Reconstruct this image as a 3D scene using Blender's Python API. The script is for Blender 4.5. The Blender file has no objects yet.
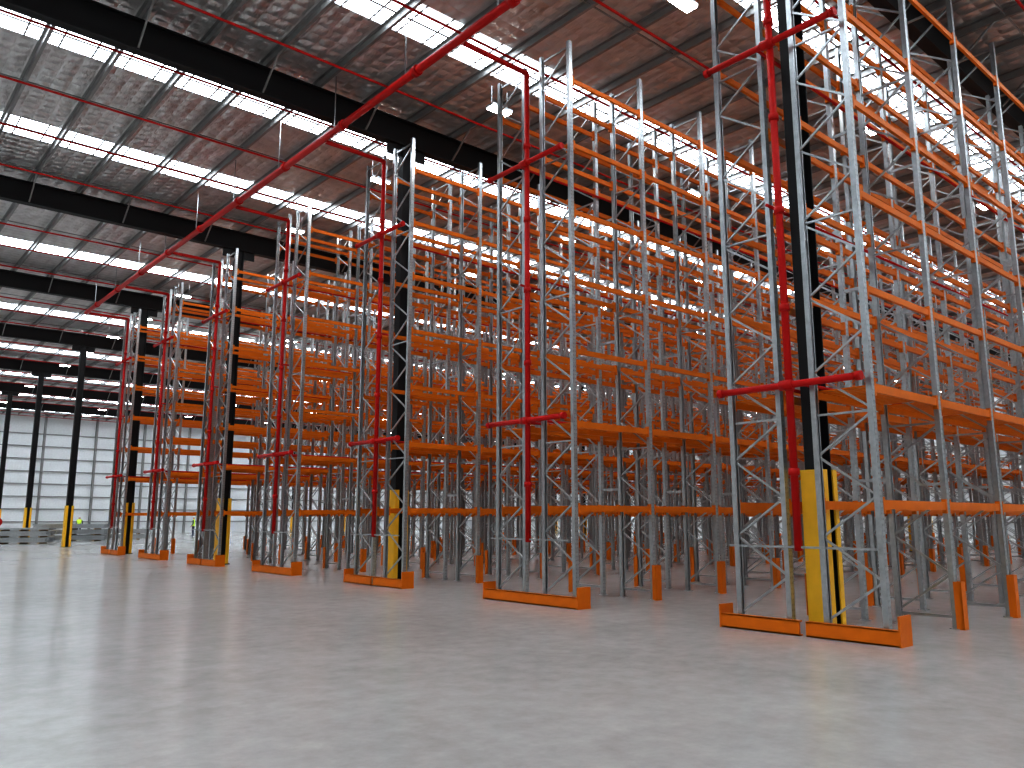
import bpy, math, random
import numpy as np
from mathutils import Vector, Matrix
random.seed(3)
H=1.6
def axes(th,p,r):
    F=np.array([math.sin(th)*math.cos(p),math.cos(th)*math.cos(p),math.sin(p)])
    R=np.array([math.cos(th),-math.sin(th),0.]); U=np.cross(R,F)
    return R*math.cos(r)+U*math.sin(r), -R*math.sin(r)+U*math.cos(r), F
f,pit,rol,yaw,X0,Ya,W,P=801.2,.166,0.0,.716,10.5,4.68,2.62,5.627
Xc=X0+.7; Yc=Ya+W/2

def mat(name,col,rough=.5,metal=0,noise=.12,scale=6,bump=0,emit=None,spec=.5):
    m=bpy.data.materials.new(name); m.use_nodes=True; nt=m.node_tree; b=nt.nodes['Principled BSDF']
    tc=nt.nodes.new('ShaderNodeTexCoord'); no=nt.nodes.new('ShaderNodeTexNoise'); no.inputs['Scale'].default_value=scale
    no.inputs['Detail'].default_value=5
    nt.links.new(tc.outputs['Object'],no.inputs['Vector'])
    mx=nt.nodes.new('ShaderNodeMixRGB'); mx.inputs[1].default_value=[c*(1-noise) for c in col]+[1]; mx.inputs[2].default_value=[min(1,c*(1+noise)) for c in col]+[1]
    nt.links.new(no.outputs['Fac'],mx.inputs[0]); nt.links.new(mx.outputs[0],b.inputs['Base Color'])
    b.inputs['Roughness'].default_value=rough; b.inputs['Metallic'].default_value=metal; b.inputs['Specular IOR Level'].default_value=spec
    if emit:
        b.inputs['Emission Color'].default_value=list(emit[:3])+[1]; b.inputs['Emission Strength'].default_value=emit[3]
    return m
M_or=mat('orange_paint',(.64,.155,.004),.45,spec=.2)
M_gal=mat('galvanised_steel',(.4,.42,.43),.3,.88,.3,12)
M_red=mat('red_pipe_paint',(.48,.008,.006),.45,spec=.2)
M_blk=mat('black_paint',(.01,.01,.011),.5,spec=.3)
M_yel=mat('yellow_paint',(.85,.48,.02),.4)
M_pur=mat('purlin_galv',(.28,.28,.275),.45,.5)
M_hiv=mat('hi_vis_yellow',(.6,.85,.05),.6)
M_skin=mat('skin',(.5,.3,.2),.5)
M_navy=mat('navy_workwear',(.03,.04,.08),.8)
M_white=mat('white_helmet',(.8,.8,.8),.3)
M_timber=mat('timber',(.4,.28,.16),.8)
M_post=mat('upright_slotted_steel',(.43,.45,.46),.3,.88,.3,12)
def slots(m):
    nt=m.node_tree; N=nt.nodes; L=nt.links
    uv=N.new('ShaderNodeUVMap'); uv.uv_map='UVMap'; sp=N.new('ShaderNodeSeparateXYZ'); L.new(uv.outputs[0],sp.inputs[0])
    def mth(op,a,b=None):
        n=N.new('ShaderNodeMath'); n.operation=op
        for i,v in enumerate((a,b)):
            if v is None: continue
            if isinstance(v,(int,float)): n.inputs[i].default_value=v
            else: L.new(v,n.inputs[i])
        return n.outputs[0]
    a=mth('ABSOLUTE',mth('SUBTRACT',sp.outputs[0],.5)); a=mth('ABSOLUTE',mth('SUBTRACT',a,.24)); a=mth('LESS_THAN',a,.06)
    b=mth('LESS_THAN',mth('FRACT',mth('DIVIDE',sp.outputs[1],.075)),.35)
    k=mth('MULTIPLY',mth('MULTIPLY',a,b),.6)
    bs=N['Principled BSDF']; src=bs.inputs['Base Color'].links[0].from_socket
    mx=N.new('ShaderNodeMixRGB'); L.new(k,mx.inputs[0]); L.new(src,mx.inputs[1]); mx.inputs[2].default_value=(.05,.05,.05,1); L.new(mx.outputs[0],bs.inputs['Base Color'])
slots(M_post)

class MB:
    def __init__(s): s.v=[];s.f=[];s.m=[];s.sm=[];s.uv=[];s.mats=[]
    def mi(s,m):
        if m not in s.mats: s.mats.append(m)
        return s.mats.index(m)
    def box(s,x0,x1,y0,y1,z0,z1,m):
        n=len(s.v); s.v+=[(x,y,z) for z in(z0,z1) for y in(y0,y1) for x in(x0,x1)]
        w=[(0,2,3,1),(4,5,7,6),(0,1,5,4),(2,6,7,3),(0,4,6,2),(1,3,7,5)]
        k=s.mi(m)
        for i,q in enumerate(w):
            s.f.append(tuple(n+a for a in q)); s.m.append(k); s.sm.append(False)
            for a in q:
                X=a&1;Y=(a>>1)&1;Z=(a>>2)&1
                s.uv.append(((X if i in(2,3) else Y*0), (z1 if Z else z0)))
    def bar(s,a,b,w,h,m,up=(0,0,1)):
        a=Vector(a);b=Vector(b);d=(b-a).normalized();u=Vector(up)
        if abs(d.dot(u))>.99:u=Vector((1,0,0))
        r=d.cross(u).normalized();u=r.cross(d)
        n=len(s.v)
        for p in(a,b):
            for i,j in((-1,-1),(1,-1),(1,1),(-1,1)): s.v.append(tuple(p+r*(i*w/2)+u*(j*h/2)))
        k=s.mi(m)
        for q in((0,1,2,3),(7,6,5,4),(0,4,5,1),(1,5,6,2),(2,6,7,3),(3,7,4,0)):
            s.f.append(tuple(n+c for c in q)); s.m.append(k); s.sm.append(False); s.uv+=[(0,0)]*4
    def cyl(s,a,b,r,m,seg=14,r2=None):
        a=Vector(a);b=Vector(b);d=(b-a).normalized();u=Vector((0,0,1))
        if abs(d.z)>.99:u=Vector((1,0,0))
        x=d.cross(u).normalized();y=d.cross(x); n=len(s.v); r2=r if r2 is None else r2
        for p,R in((a,r),(b,r2)):
            for i in range(seg):
                t=2*math.pi*i/seg; s.v.append(tuple(p+x*R*math.cos(t)+y*R*math.sin(t)))
        k=s.mi(m)
        for i in range(seg):
            j=(i+1)%seg; s.f.append((n+i,n+seg+i,n+seg+j,n+j)); s.m.append(k); s.sm.append(True); s.uv+=[(0,0)]*4
        s.f.append(tuple(n+i for i in range(seg))); s.m.append(k); s.sm.append(False); s.uv+=[(0,0)]*seg
        s.f.append(tuple(n+seg+i for i in reversed(range(seg)))); s.m.append(k); s.sm.append(False); s.uv+=[(0,0)]*seg
    def mesh(s,name):
        me=bpy.data.meshes.new(name); me.from_pydata(s.v,[],s.f)
        for m in s.mats: me.materials.append(m)
        me.polygons.foreach_set('material_index',s.m); me.polygons.foreach_set('use_smooth',s.sm)
        u=me.uv_layers.new(name='UVMap'); u.data.foreach_set('uv',[c for p in s.uv for c in p]); me.update()
        return me
    def obj(s,name,loc=(0,0,0)):
        o=bpy.data.objects.new(name,s.mesh(name)); o.location=loc; bpy.context.scene.collection.objects.link(o); return o
def link(name,me,loc,rz=0):
    o=bpy.data.objects.new(name,me); o.location=loc; o.rotation_euler=(0,0,rz); bpy.context.scene.collection.objects.link(o); return o

# ---------- racking
BAY=2.2; NB=20; FH=11.2
LEV=[1.78,3.35,4.75,6.15,7.55,8.95,10.35]
def upright(b,x,y,side):
    w=.045;d=.035
    b.box(x-w,x+w,y+side*d-.004,y+side*d+.004,0,FH,M_post)
    b.box(x-w,x-w+.006,y-d,y+d,0,FH,M_gal); b.box(x+w-.006,x+w,y-d,y+d,0,FH,M_gal)
    b.box(x-w,x-w+.025,y-side*d-.003,y-side*d+.003,0,FH,M_gal); b.box(x+w-.025,x+w,y-side*d-.003,y-side*d+.003,0,FH,M_gal)
    b.box(x-.08,x+.08,y-.07,y+.07,0,.012,M_gal)
def frame(b,x,y0,y1):
    upright(b,x,y0,-1); upright(b,x,y1,1)
    z=.22; s=0; st=.56; n=0
    b.bar((x,y0,.17),(x,y1,.17),.03,.04,M_gal)
    while z+st<FH-.1:
        a,c=(y0,y1) if s else (y1,y0)
        b.bar((x,a,z),(x,c,z+st),.03,.03,M_gal); z+=st; s=1-s; n+=1
        if n%5==0: b.bar((x,y0,z+.02),(x,y1,z+.02),.03,.03,M_gal); z+=.06
    b.bar((x,y0,FH-.12),(x,y1,FH-.12),.03,.04,M_gal)
fr=[(.085*W,.395*W),(.605*W,.915*W)]
def rack(contig):
    b=MB(); h=W/2
    for i in range(NB+1):
        x=.08+i*BAY
        for y0,y1 in fr: frame(b,x,y0,y1)
        if i:
            for y,sd in((fr[0][0]-.13,-1),(fr[1][1]+.13,1)):
                b.box(x-.075,x+.075,y-.012,y+.012,0,.68,M_or); b.box(x-.075,x-.06,min(y,y-sd*.1),max(y,y-sd*.1),0,.68,M_or); b.box(x+.06,x+.075,min(y,y-sd*.1),max(y,y-sd*.1),0,.68,M_or)
            for z in(2.2,5.4,8.2): b.bar((x,fr[0][1],z),(x,fr[1][0],z),.03,.05,M_gal)
    for z in LEV:
        hb=.06 if z<4 else .048
        for i in range(NB):
            xa=.13+i*BAY; xb=.03+(i+1)*BAY
            for y0,y1 in fr:
                for y in(y0-.01,y1+.01):
                    b.box(xa,xb,y-.025,y+.025,z-hb,z+hb,M_or)
                    for xe in(xa,xb-.05): b.box(xe,xe+.05,y-.032,y+.032,z-.11,z+.1,M_or)
                if z==LEV[1]:
                    for t in range(0,14): b.box(xa+.05+t*.145,xa+.12+t*.145,y0,y1,z+.03,z+.055,M_or)
    g=[(0,W)] if contig else [(0,h-.05),(h+.05,W)]
    for a,c in g:
        b.box(-.12,-.09,a,c,.0,.2,M_or); b.box(-.12,-.03,a,c,.185,.205,M_or); b.box(-.12,-.03,a,c,0,.02,M_or)
    b.box(-.13,.2,-.025,.0,0,.38,M_or); b.box(-.13,.2,W,W+.025,0,.33,M_or)
    return b.mesh('rack')
mA=rack(False); mB=rack(True)
for k in range(7):
    link('pallet_racking_row',(mA if k%2==0 else mB),(X0+.12,Ya+k*P,0))

RX=-.1
def riser():
    b=MB(); h=W/2
    b.cyl((RX,h,1.15),(RX,h,10.9),.055,M_red)
    for z in(2.2,4.6,6.1,7.6,9.2): b.cyl((RX,h,z),(RX,h,z+.1),.075,M_red)
    for z in(3.49,8.85):
        b.cyl((RX-.07,.22,z),(RX-.07,W-.15,z),.05,M_red); b.cyl((RX-.07,h-.1,z),(RX-.07,h+.1,z),.075,M_red)
        for y in (0.25,W-.2): b.cyl((RX-.07,y-.04,z),(RX-.07,y+.04,z),.065,M_red)
    for y in (h-.2,h+.2): b.cyl((RX,y,3.49),(RX+NB*BAY,y,3.49),.028,M_red,8)
    for z in (6.3,8.85): b.cyl((RX,h+.2,z),(RX+NB*BAY,h+.2,z),.025,M_red,8)
    b.cyl((RX,h,10.9),(-1.8,h,10.9),.055,M_red)
    b.bar((RX,.2,1.2),(RX,W-.2,1.2),.04,.03,M_gal)
    return b.mesh('riser')
mr=riser()
for k in range(7): link('sprinkler_riser_pipe',mr,(X0+.12,Ya+k*P,0))
ZR0,ZR1,ZC=11.5,12.22,12.4
b=MB(); Y1=Ya+6*P+W/2
xp=X0-1.8
b.cyl((xp,-20,10.9),(xp,Y1,10.9),.085,M_red)
y=-18
while y<Y1: b.cyl((xp,y,10.9),(xp,y+.15,10.9),.115,M_red); b.bar((xp,y+.5,10.95),(xp,y+.5,ZC-.05),.02,.02,M_gal); y+=3.1
b.obj('sprinkler_main_pipe')

def column(b,ht):
    b.box(-.16,-.14,-.12,.12,0,ht,M_blk); b.box(.14,.16,-.12,.12,0,ht,M_blk); b.box(-.14,.14,-.01,.01,0,ht,M_blk)
    for s in(-1,1):
        b.box(s*.19-.012,s*.19+.012,-.17,.17,0,2.3,M_yel)
        for t in(-1,1): b.box(min(s*.19,s*.08),max(s*.19,s*.08),t*.17-.012,t*.17+.012,0,2.3,M_yel)
    b.box(-.25,.25,-.2,.2,0,.03,M_blk)
XA,XB=-30,76
YA,YB=-28,96
ys=[Yc+2*P*k for k in range(-3,9) if YA<Yc+2*P*k<YB]
b=MB(); column(b,ZR0); mc=b.mesh('column')
for y in ys: 
    for x in (Xc,Xc-30,Xc+30,Xc+60):
        if XA<x<XB: link('steel_column',mc,(x,y,0))
b=MB()
b.box(XA,XB,-.012,.012,ZR0,ZR1,M_blk); b.box(XA,XB,-.13,.13,ZR0,ZR0+.03,M_blk); b.box(XA,XB,-.13,.13,ZR1-.03,ZR1,M_blk)
PS=1.4
x=XA+.7
i=0
while x<XB:
    if i%2==0:
        for s in(-1,1): b.bar((x,s*.05,ZR0+.05),(x,s*.9,ZR1+.02),.04,.04,M_pur)
    i+=1; x+=PS
b.box(Xc-.6,Xc+.6,-.02,.02,ZR0-.3,ZR0,M_blk)
ml=b.mesh('rafter')
for y in ys: link('roof_rafter',ml,(0,y,0))
b=MB(); x=XA+.7
while x<XB-.2:
    b.box(x-.004,x+.004,YA,YB,ZR1,ZC-.02,M_pur); b.box(x,x+.07,YA,YB,ZR1,ZR1+.006,M_pur); b.box(x-.07,x,YA,YB,ZC-.026,ZC-.02,M_pur); x+=PS
b.obj('roof_purlins')
b=MB()
for y0 in ys:
    for t in (.4,.9): 
        yy=y0+t*2*P; b.bar((XA,yy,ZR1+.06),(XB-.3,yy,ZR1+.06),.03,.03,M_pur)
b.obj('purlin_bridging')
b=MB()
for y0 in ys:
    for t in (.1,.36,.6,.86):
        yy=y0+t*2*P; b.cyl((XA,yy,ZR1-.22),(XB-.3,yy,ZR1-.22),.03,M_red,8)
b.obj('sprinkler_branch_pipes')
def foilmat():
    m=bpy.data.materials.new('foil_insulation'); m.use_nodes=True; nt=m.node_tree;N=nt.nodes;L=nt.links; b=N['Principled BSDF']
    tc=N.new('ShaderNodeTexCoord')
    mp=N.new('ShaderNodeMapping'); mp.inputs['Scale'].default_value=(2.2,.8,1); L.new(tc.outputs['Object'],mp.inputs[0])
    n1=N.new('ShaderNodeTexNoise'); n1.inputs['Scale'].default_value=1.6; n1.inputs['Detail'].default_value=4; n1.inputs['Roughness'].default_value=.5; L.new(mp.outputs[0],n1.inputs['Vector'])
    # safety-mesh quilting: foil pillows between 300 mm wires
    sp=N.new('ShaderNodeSeparateXYZ'); L.new(tc.outputs['Object'],sp.inputs[0])
    def sn(o):
        a=N.new('ShaderNodeMath'); a.operation='MULTIPLY'; a.inputs[1].default_value=math.pi/.35; L.new(o,a.inputs[0])
        s=N.new('ShaderNodeMath'); s.operation='SINE'; L.new(a.outputs[0],s.inputs[0]); t=N.new('ShaderNodeMath'); t.operation='ABSOLUTE'; L.new(s.outputs[0],t.inputs[0]); return t.outputs[0]
    q=N.new('ShaderNodeMath'); q.operation='MULTIPLY'; L.new(sn(sp.outputs[0]),q.inputs[0]); L.new(sn(sp.outputs[1]),q.inputs[1])
    ad=N.new('ShaderNodeMath'); ad.operation='MULTIPLY_ADD'; L.new(q.outputs[0],ad.inputs[0]); ad.inputs[1].default_value=.3; L.new(n1.outputs['Fac'],ad.inputs[2])
    bp=N.new('ShaderNodeBump'); bp.inputs['Strength'].default_value=1; bp.inputs['Distance'].default_value=.1; L.new(ad.outputs[0],bp.inputs['Height']); L.new(bp.outputs[0],b.inputs['Normal'])
    mr=N.new('ShaderNodeMapRange'); L.new(n1.outputs['Fac'],mr.inputs[0]); mr.inputs[1].default_value=.3; mr.inputs[2].default_value=.7
    mx=N.new('ShaderNodeMixRGB'); L.new(mr.outputs[0],mx.inputs[0]); mx.inputs[1].default_value=(.52,.505,.49,1); mx.inputs[2].default_value=(.68,.675,.67,1); L.new(mx.outputs[0],b.inputs['Base Color'])
    b.inputs['Metallic'].default_value=.7; b.inputs['Roughness'].default_value=.3; return m
M_foil=foilmat()
def skymat():
    m=bpy.data.materials.new('translucent_skylight'); m.use_nodes=True; nt=m.node_tree;N=nt.nodes;L=nt.links; b=N['Principled BSDF']
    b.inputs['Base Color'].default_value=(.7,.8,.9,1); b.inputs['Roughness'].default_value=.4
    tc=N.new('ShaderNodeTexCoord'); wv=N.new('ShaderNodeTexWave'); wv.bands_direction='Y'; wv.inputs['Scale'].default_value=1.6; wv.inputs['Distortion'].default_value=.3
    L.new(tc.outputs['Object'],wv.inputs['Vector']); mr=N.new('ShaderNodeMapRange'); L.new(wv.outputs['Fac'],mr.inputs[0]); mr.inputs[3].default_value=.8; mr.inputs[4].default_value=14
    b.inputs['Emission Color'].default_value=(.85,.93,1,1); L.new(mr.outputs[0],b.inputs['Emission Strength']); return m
M_sky=skymat()
strips=[]
for y0 in ys+[ys[0]-2*P]:
    for t in(.17,.67): strips.append(y0+t*2*P)
strips=sorted(s for s in strips if YA+1<s<YB-1); SW=.6
b=MB(); cur=YA
for s in strips: b.box(XA,XB,cur,s-SW,ZC,ZC+.05,M_foil); cur=s+SW
b.box(XA,XB,cur,YB,ZC,ZC+.05,M_foil); b.obj('ceiling')
b=MB()
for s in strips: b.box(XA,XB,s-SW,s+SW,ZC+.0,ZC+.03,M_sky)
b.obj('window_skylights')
b=MB()
for s in strips:
    x=XA+.35
    while x<XB-.2: b.box(x-.02,x+.02,s-SW-.05,s+SW+.05,ZC-.015,ZC-.003,M_pur); x+=.7
    b.box(XA,XB-.2,s-.03,s+.03,ZC-.019,ZC-.016,M_pur)
b.obj('skylight_safety_mesh')
def floormat():
    m=bpy.data.materials.new('polished_concrete'); m.use_nodes=True; nt=m.node_tree;N=nt.nodes;L=nt.links; b=N['Principled BSDF']
    tc=N.new('ShaderNodeTexCoord')
    n1=N.new('ShaderNodeTexNoise'); n1.inputs['Scale'].default_value=.35; n1.inputs['Detail'].default_value=10; n1.inputs['Roughness'].default_value=.68
    n2=N.new('ShaderNodeTexNoise'); n2.inputs['Scale'].default_value=3.5; n2.inputs['Detail'].default_value=10; n2.inputs['Roughness'].default_value=.7
    L.new(tc.outputs['Object'],n1.inputs['Vector']); L.new(tc.outputs['Object'],n2.inputs['Vector'])
    ad=N.new('ShaderNodeMath'); ad.operation='ADD'; L.new(n1.outputs['Fac'],ad.inputs[0]); L.new(n2.outputs['Fac'],ad.inputs[1])
    cr=N.new('ShaderNodeMapRange'); L.new(ad.outputs[0],cr.inputs[0]); cr.inputs[1].default_value=.62; cr.inputs[2].default_value=1.38
    mx=N.new('ShaderNodeMixRGB'); L.new(cr.outputs[0],mx.inputs[0]); mx.inputs[1].default_value=(.31,.302,.292,1); mx.inputs[2].default_value=(.49,.478,.462,1)
    L.new(mx.outputs[0],b.inputs['Base Color'])
    b.inputs['Roughness'].default_value=.2
    bp=N.new('ShaderNodeBump'); bp.inputs['Strength'].default_value=.1; bp.inputs['Distance'].default_value=.02; L.new(n2.outputs['Fac'],bp.inputs['Height']); L.new(bp.outputs[0],b.inputs['Normal'])
    return m
M_fl=floormat()
b=MB(); b.box(XA,XB,YA,YB,-.2,0,M_fl); b.obj('floor')
M_wall=mat('white_wall_sheeting',(.72,.74,.75),.6)
b=MB(); b.box(XA,XB,YB,YB+.2,0,ZC,M_wall)
z=1.2
while z<11.5: b.box(XA,XB,YB-.15,YB,z,z+.09,M_pur); z+=1.3
x=XA+3
while x<XB: b.box(x,x+.2,YB-.3,YB,0,ZC,M_pur); x+=5
b.obj('wall_north')
b=MB(); b.box(XB,XB+.2,YA,YB,0,ZC,M_wall); z=1.2
while z<11.5: b.box(XB-.15,XB,YA,YB,z,z+.09,M_pur); z+=1.3
b.obj('wall_east')
M_lamp=mat('lamp_lens',(1,1,1),.4,0,0,1,0,(1,.97,.92,40))
b=MB(); b.box(-.3,.3,-.12,.12,.0,.02,M_lamp); b.box(-.32,.32,-.14,.14,.021,.09,M_gal)
for s in(-.25,.25): b.bar((s,0,.09),(s,0,.6),.012,.012,M_gal)
mlmp=b.mesh('lamp')
for k in range(-1,15):
    for j in range(0,8):
        y=Ya+W+1.35+k*P
        if y<YB-2: link('high_bay_lamp',mlmp,(12+j*8,y,ZR1-.58))
def bundle(nx,nz,L_,name,loc,rz,m):
    b=MB()
    for s in(-.35,0,.35): b.box(s*L_-.05,s*L_+.05,-nx*.06,nx*.06,0,.1,M_timber)
    for j in range(nz):
        if j%4==3:
            for s in(-.35,0,.35): b.box(s*L_-.04,s*L_+.04,-nx*.06,nx*.06,.1+j*.1,.19+j*.1,M_timber)
            continue
        for i in range(nx):
            o=random.uniform(-.1,.1); y=(i-nx/2)*.12
            b.box(-L_/2+o,L_/2+o,y,y+.1,.1+j*.1,.192+j*.1,m)
    o=b.obj(name,loc); o.rotation_euler=(0,0,rz)
bundle(14,11,4.6,'steel_upright_bundle',(14.5,64.4,0),-.5,M_gal)
bundle(12,7,4.5,'steel_upright_bundle',(17.8,66.0,0),-.4,M_gal)
bundle(12,9,3.2,'steel_upright_bundle',(10.6,59.5,0),-.5,M_gal)
bundle(10,7,3.5,'steel_upright_bundle',(11.9,67,0),-.5,M_gal)
b=MB(); b.cyl((0,-.22,1.3),(0,-.42,1.3),.3,M_red,20); b.cyl((0,-.2,1.3),(0,-.215,1.3),.34,M_red,20); b.box(-.05,.05,-.25,-.13,1.2,1.75,M_red)
b.obj('fire_hose_reel',(Xc,Yc+12*P,0))

# ---------- people
def person(loc,rz):
    pts={'pel':((0,0,.95),.15),'ab':((0,0,1.12),.14),'ch':((0,0,1.34),.165),'nk':((0,0,1.5),.065),'hd0':((0,.01,1.6),.085),'hd1':((0,.01,1.68),.095),'hd2':((0,.0,1.74),.07)}
    E=[('pel','ab'),('ab','ch'),('ch','nk'),('nk','hd0'),('hd0','hd1'),('hd1','hd2')]
    for s,n in((-1,'l'),(1,'r')):
        pts.update({'hip'+n:((s*.1,0,.88),.1),'kn'+n:((s*.12,.02,.5),.065),'an'+n:((s*.13,-.01,.1),.045),'to'+n:((s*.14,.15,.04),.038),
          'sh'+n:((s*.19,0,1.41),.07),'el'+n:((s*.27,-.02,1.13),.048),'wr'+n:((s*.25,.12,.92),.034),'ha'+n:((s*.24,.18,.86),.04)})
        E+=[('pel','hip'+n),('hip'+n,'kn'+n),('kn'+n,'an'+n),('an'+n,'to'+n),('ch','sh'+n),('sh'+n,'el'+n),('el'+n,'wr'+n),('wr'+n,'ha'+n)]
    K=list(pts); me=bpy.data.meshes.new('body'); me.from_pydata([pts[k][0] for k in K],[(K.index(a),K.index(c)) for a,c in E],[])
    o=bpy.data.objects.new('body',me); bpy.context.scene.collection.objects.link(o)
    sk=o.modifiers.new('s','SKIN'); sk.use_smooth_shade=True
    for i,k in enumerate(K):
        r=pts[k][1]; me.skin_vertices[0].data[i].radius=(r,r*.8 if k in('pel','ab','ch') else r); me.skin_vertices[0].data[i].use_root=(k=='pel')
    o.modifiers.new('ss','SUBSURF').levels=2
    dg=bpy.context.evaluated_depsgraph_get(); nm=bpy.data.meshes.new_from_object(o.evaluated_get(dg)); o.modifiers.clear(); o.data=nm; nm.materials.clear()
    for m in(M_navy,M_hiv,M_skin,M_white): nm.materials.append(m)
    for p in nm.polygons:
        c=p.center
        p.material_index = 3 if c.z>1.68 else 2 if c.z>1.49 or (abs(c.x)>.2 and c.z<.98 and c.z>.78) else 1 if (c.z>.9 and abs(c.x)<.22) else 0
    e=bpy.data.objects.new('person',None); bpy.context.scene.collection.objects.link(e); e.location=loc; e.rotation_euler=(0,0,rz); o.parent=e
person((19.1,82.7,0),2.6); person((25.7,72,0),1.0)

w=bpy.data.worlds.new('World'); bpy.context.scene.world=w; w.use_nodes=True
w.node_tree.nodes['Background'].inputs[0].default_value=(1,.99,.98,1); w.node_tree.nodes['Background'].inputs[1].default_value=.5
R,U,F=axes(yaw,pit,rol)
cam=bpy.data.cameras.new('camera'); co=bpy.data.objects.new('camera',cam); bpy.context.scene.collection.objects.link(co)
cam.sensor_width=36; cam.lens=f/1024*36; cam.clip_end=500
m=Matrix.Identity(4)
for i in range(3): m[i][0]=R[i]; m[i][1]=U[i]; m[i][2]=-F[i]
m[2][3]=H; co.matrix_world=m
bpy.context.scene.camera=co
vs=bpy.context.scene.view_settings
vs.view_transform='Standard'; vs.gamma=.78; vs.exposure=.22
